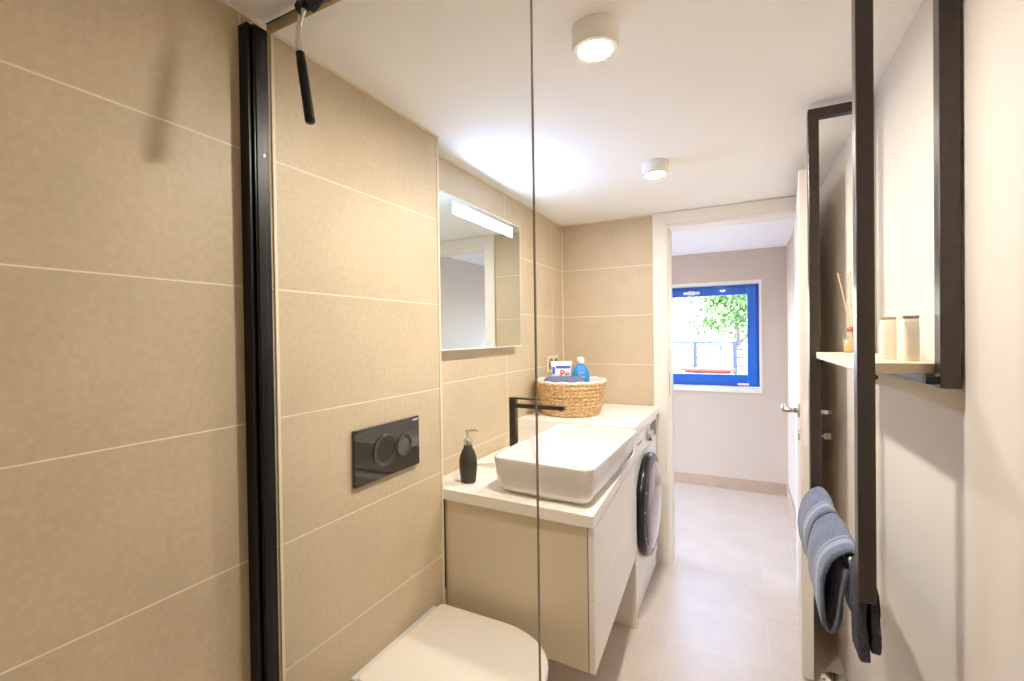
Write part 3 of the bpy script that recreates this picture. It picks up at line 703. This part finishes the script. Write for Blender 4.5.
# chrome brush holder on the floor behind the door
bh = thing('lidded_canister', 'small round chrome canister with lid on the floor behind the towel rack', 'canister', (.281, 1.985, 0))
bm = bmesh.new(); bm_lathe(bm, [(.040, .001), (.043, .004), (.043, .095), (.041, .099)], 40); obj('body', bm, M_steel, bh, smooth=False)
bm = bmesh.new(); bm_lathe(bm, [(.044, .099), (.044, .104), (.030, .112), (.008, .115)], 40); obj('lid', bm, M_chrome, bh, smooth=True)

# ------------------------------------------------------------------ outside the hall window
box('ground', (-30, 30, HY1+.3, 60, -.35, -.12), M_terrace, kind='structure')
box('terrace_left', (-14, HXL-.2, -6, HY1+.3, -.35, -.12), M_terrace, kind='structure')
rl = thing('terrace_railing', 'blue-grey railing with horizontal rails seen through the window', 'railing', (-.5, 8.5, -.12))
for i in range(-7, 4):
    xx = -.15-.0 + i*.62+.5 - 0.0
    box('railing_post', (xx-.03-.0, xx+.03, -.03, .03, 0, 1.315), M_postblue, rl)
bm = bmesh.new()
bm_box(bm, -6, 5, -.025, .025, 1.315, 1.345)
obj('top_rail', bm, M_postblue, rl)
for zz in (1.20, 1.06, .92, .78):
    box('rail', (-6, 5, -.007, .007, zz, zz+.018), M_postblue, rl)
be = thing('garden_bench', 'reddish wooden bench in front of the terrace railing outside the window', 'bench', (-.50, 7.9, -.12))
box('seat', (-.42, .36, -.16, .16, .89, .925), M_redwood, be, bevel=.004)
box('apron', (-.36, .30, -.12, .12, .84, .889), M_redwood, be, bevel=.004)
for sx in (-.36, .30):
    for sy in (-.12, .12): box('leg', (sx-.025, sx+.025, sy-.025, sy+.025, 0, .84), M_redwood, be)
def tree(x, y, h, rx, rz, n, seed, label):
    rr = random.Random(seed)
    t = thing('garden_tree', label, 'tree', (x, y, -.12), group=None)
    bm = bmesh.new()
    bm_tube(bm, [(0, 0, 0), (.05, 0, h*.3), (-.04, .05, h*.6), (.05, 0, h*.9)], [.09, .07, .05, .02], 10)
    for i in range(7):
        a = rr.uniform(0, 6.28); z = h*rr.uniform(.35, .8)
        bm_tube(bm, [(0, 0, z), (rx*.4*math.cos(a), rx*.4*math.sin(a), z+.3), (rx*.8*math.cos(a), rx*.8*math.sin(a), z+.45)], [.03, .02, .008], 6)
    obj('trunk', bm, M_bark, t, smooth=True)
    bm = bmesh.new(); clumps = [(rr.gauss(0, .45)*rx, rr.gauss(0, .45)*rx, h*.68+rr.gauss(0, .45)*rz, rr.uniform(.18, .42)) for _ in range(46)]
    for i in range(n):
        cx_, cy_, cz_, cr = rr.choice(clumps)
        c = Vector((cx_, cy_, cz_)) + Vector((rr.gauss(0, 1), rr.gauss(0, 1), rr.gauss(0, 1)))*cr*.55
        a = Vector((rr.gauss(0, 1), rr.gauss(0, 1), rr.gauss(0, 1))).normalized(); b = a.cross(Vector((rr.gauss(0, 1), rr.gauss(0, 1), rr.gauss(0, 1)))).normalized()
        s_ = rr.uniform(.035, .07)
        bm.faces.new([bm.verts.new(c+a*s_), bm.verts.new(c+b*s_*.5), bm.verts.new(c-a*s_), bm.verts.new(c-b*s_*.5)])
    obj('foliage', bm, M_leaf, t)
tree(-.15, 10.8, 3.4, 1.0, 1.3, 7000, 1, 'leafy green tree behind the railing, right side of the window view')
tree(-3.6, 13.5, 4.4, .9, 1.2, 3500, 5, 'thinner pale tree behind the railing, left side of the window view')
tree(3.2, 15.0, 3.6, 1.2, 1.3, 6000, 8, 'bushy green tree farthest right behind the railing')

# ------------------------------------------------------------------ groups of repeats
for o in bpy.data.objects:
    if o.parent: continue
    if o.name.startswith('ceiling_lamp'): o['group'] = 'round ceiling lamps'
    if o.name.startswith('hand_towel'): o['group'] = 'towels on the rack bar'
    if o.name.startswith('toiletry_bottle'): o['group'] = 'bottles on the rack shelf'
    if o.name.startswith('garden_tree'): o['group'] = 'trees outside the window'
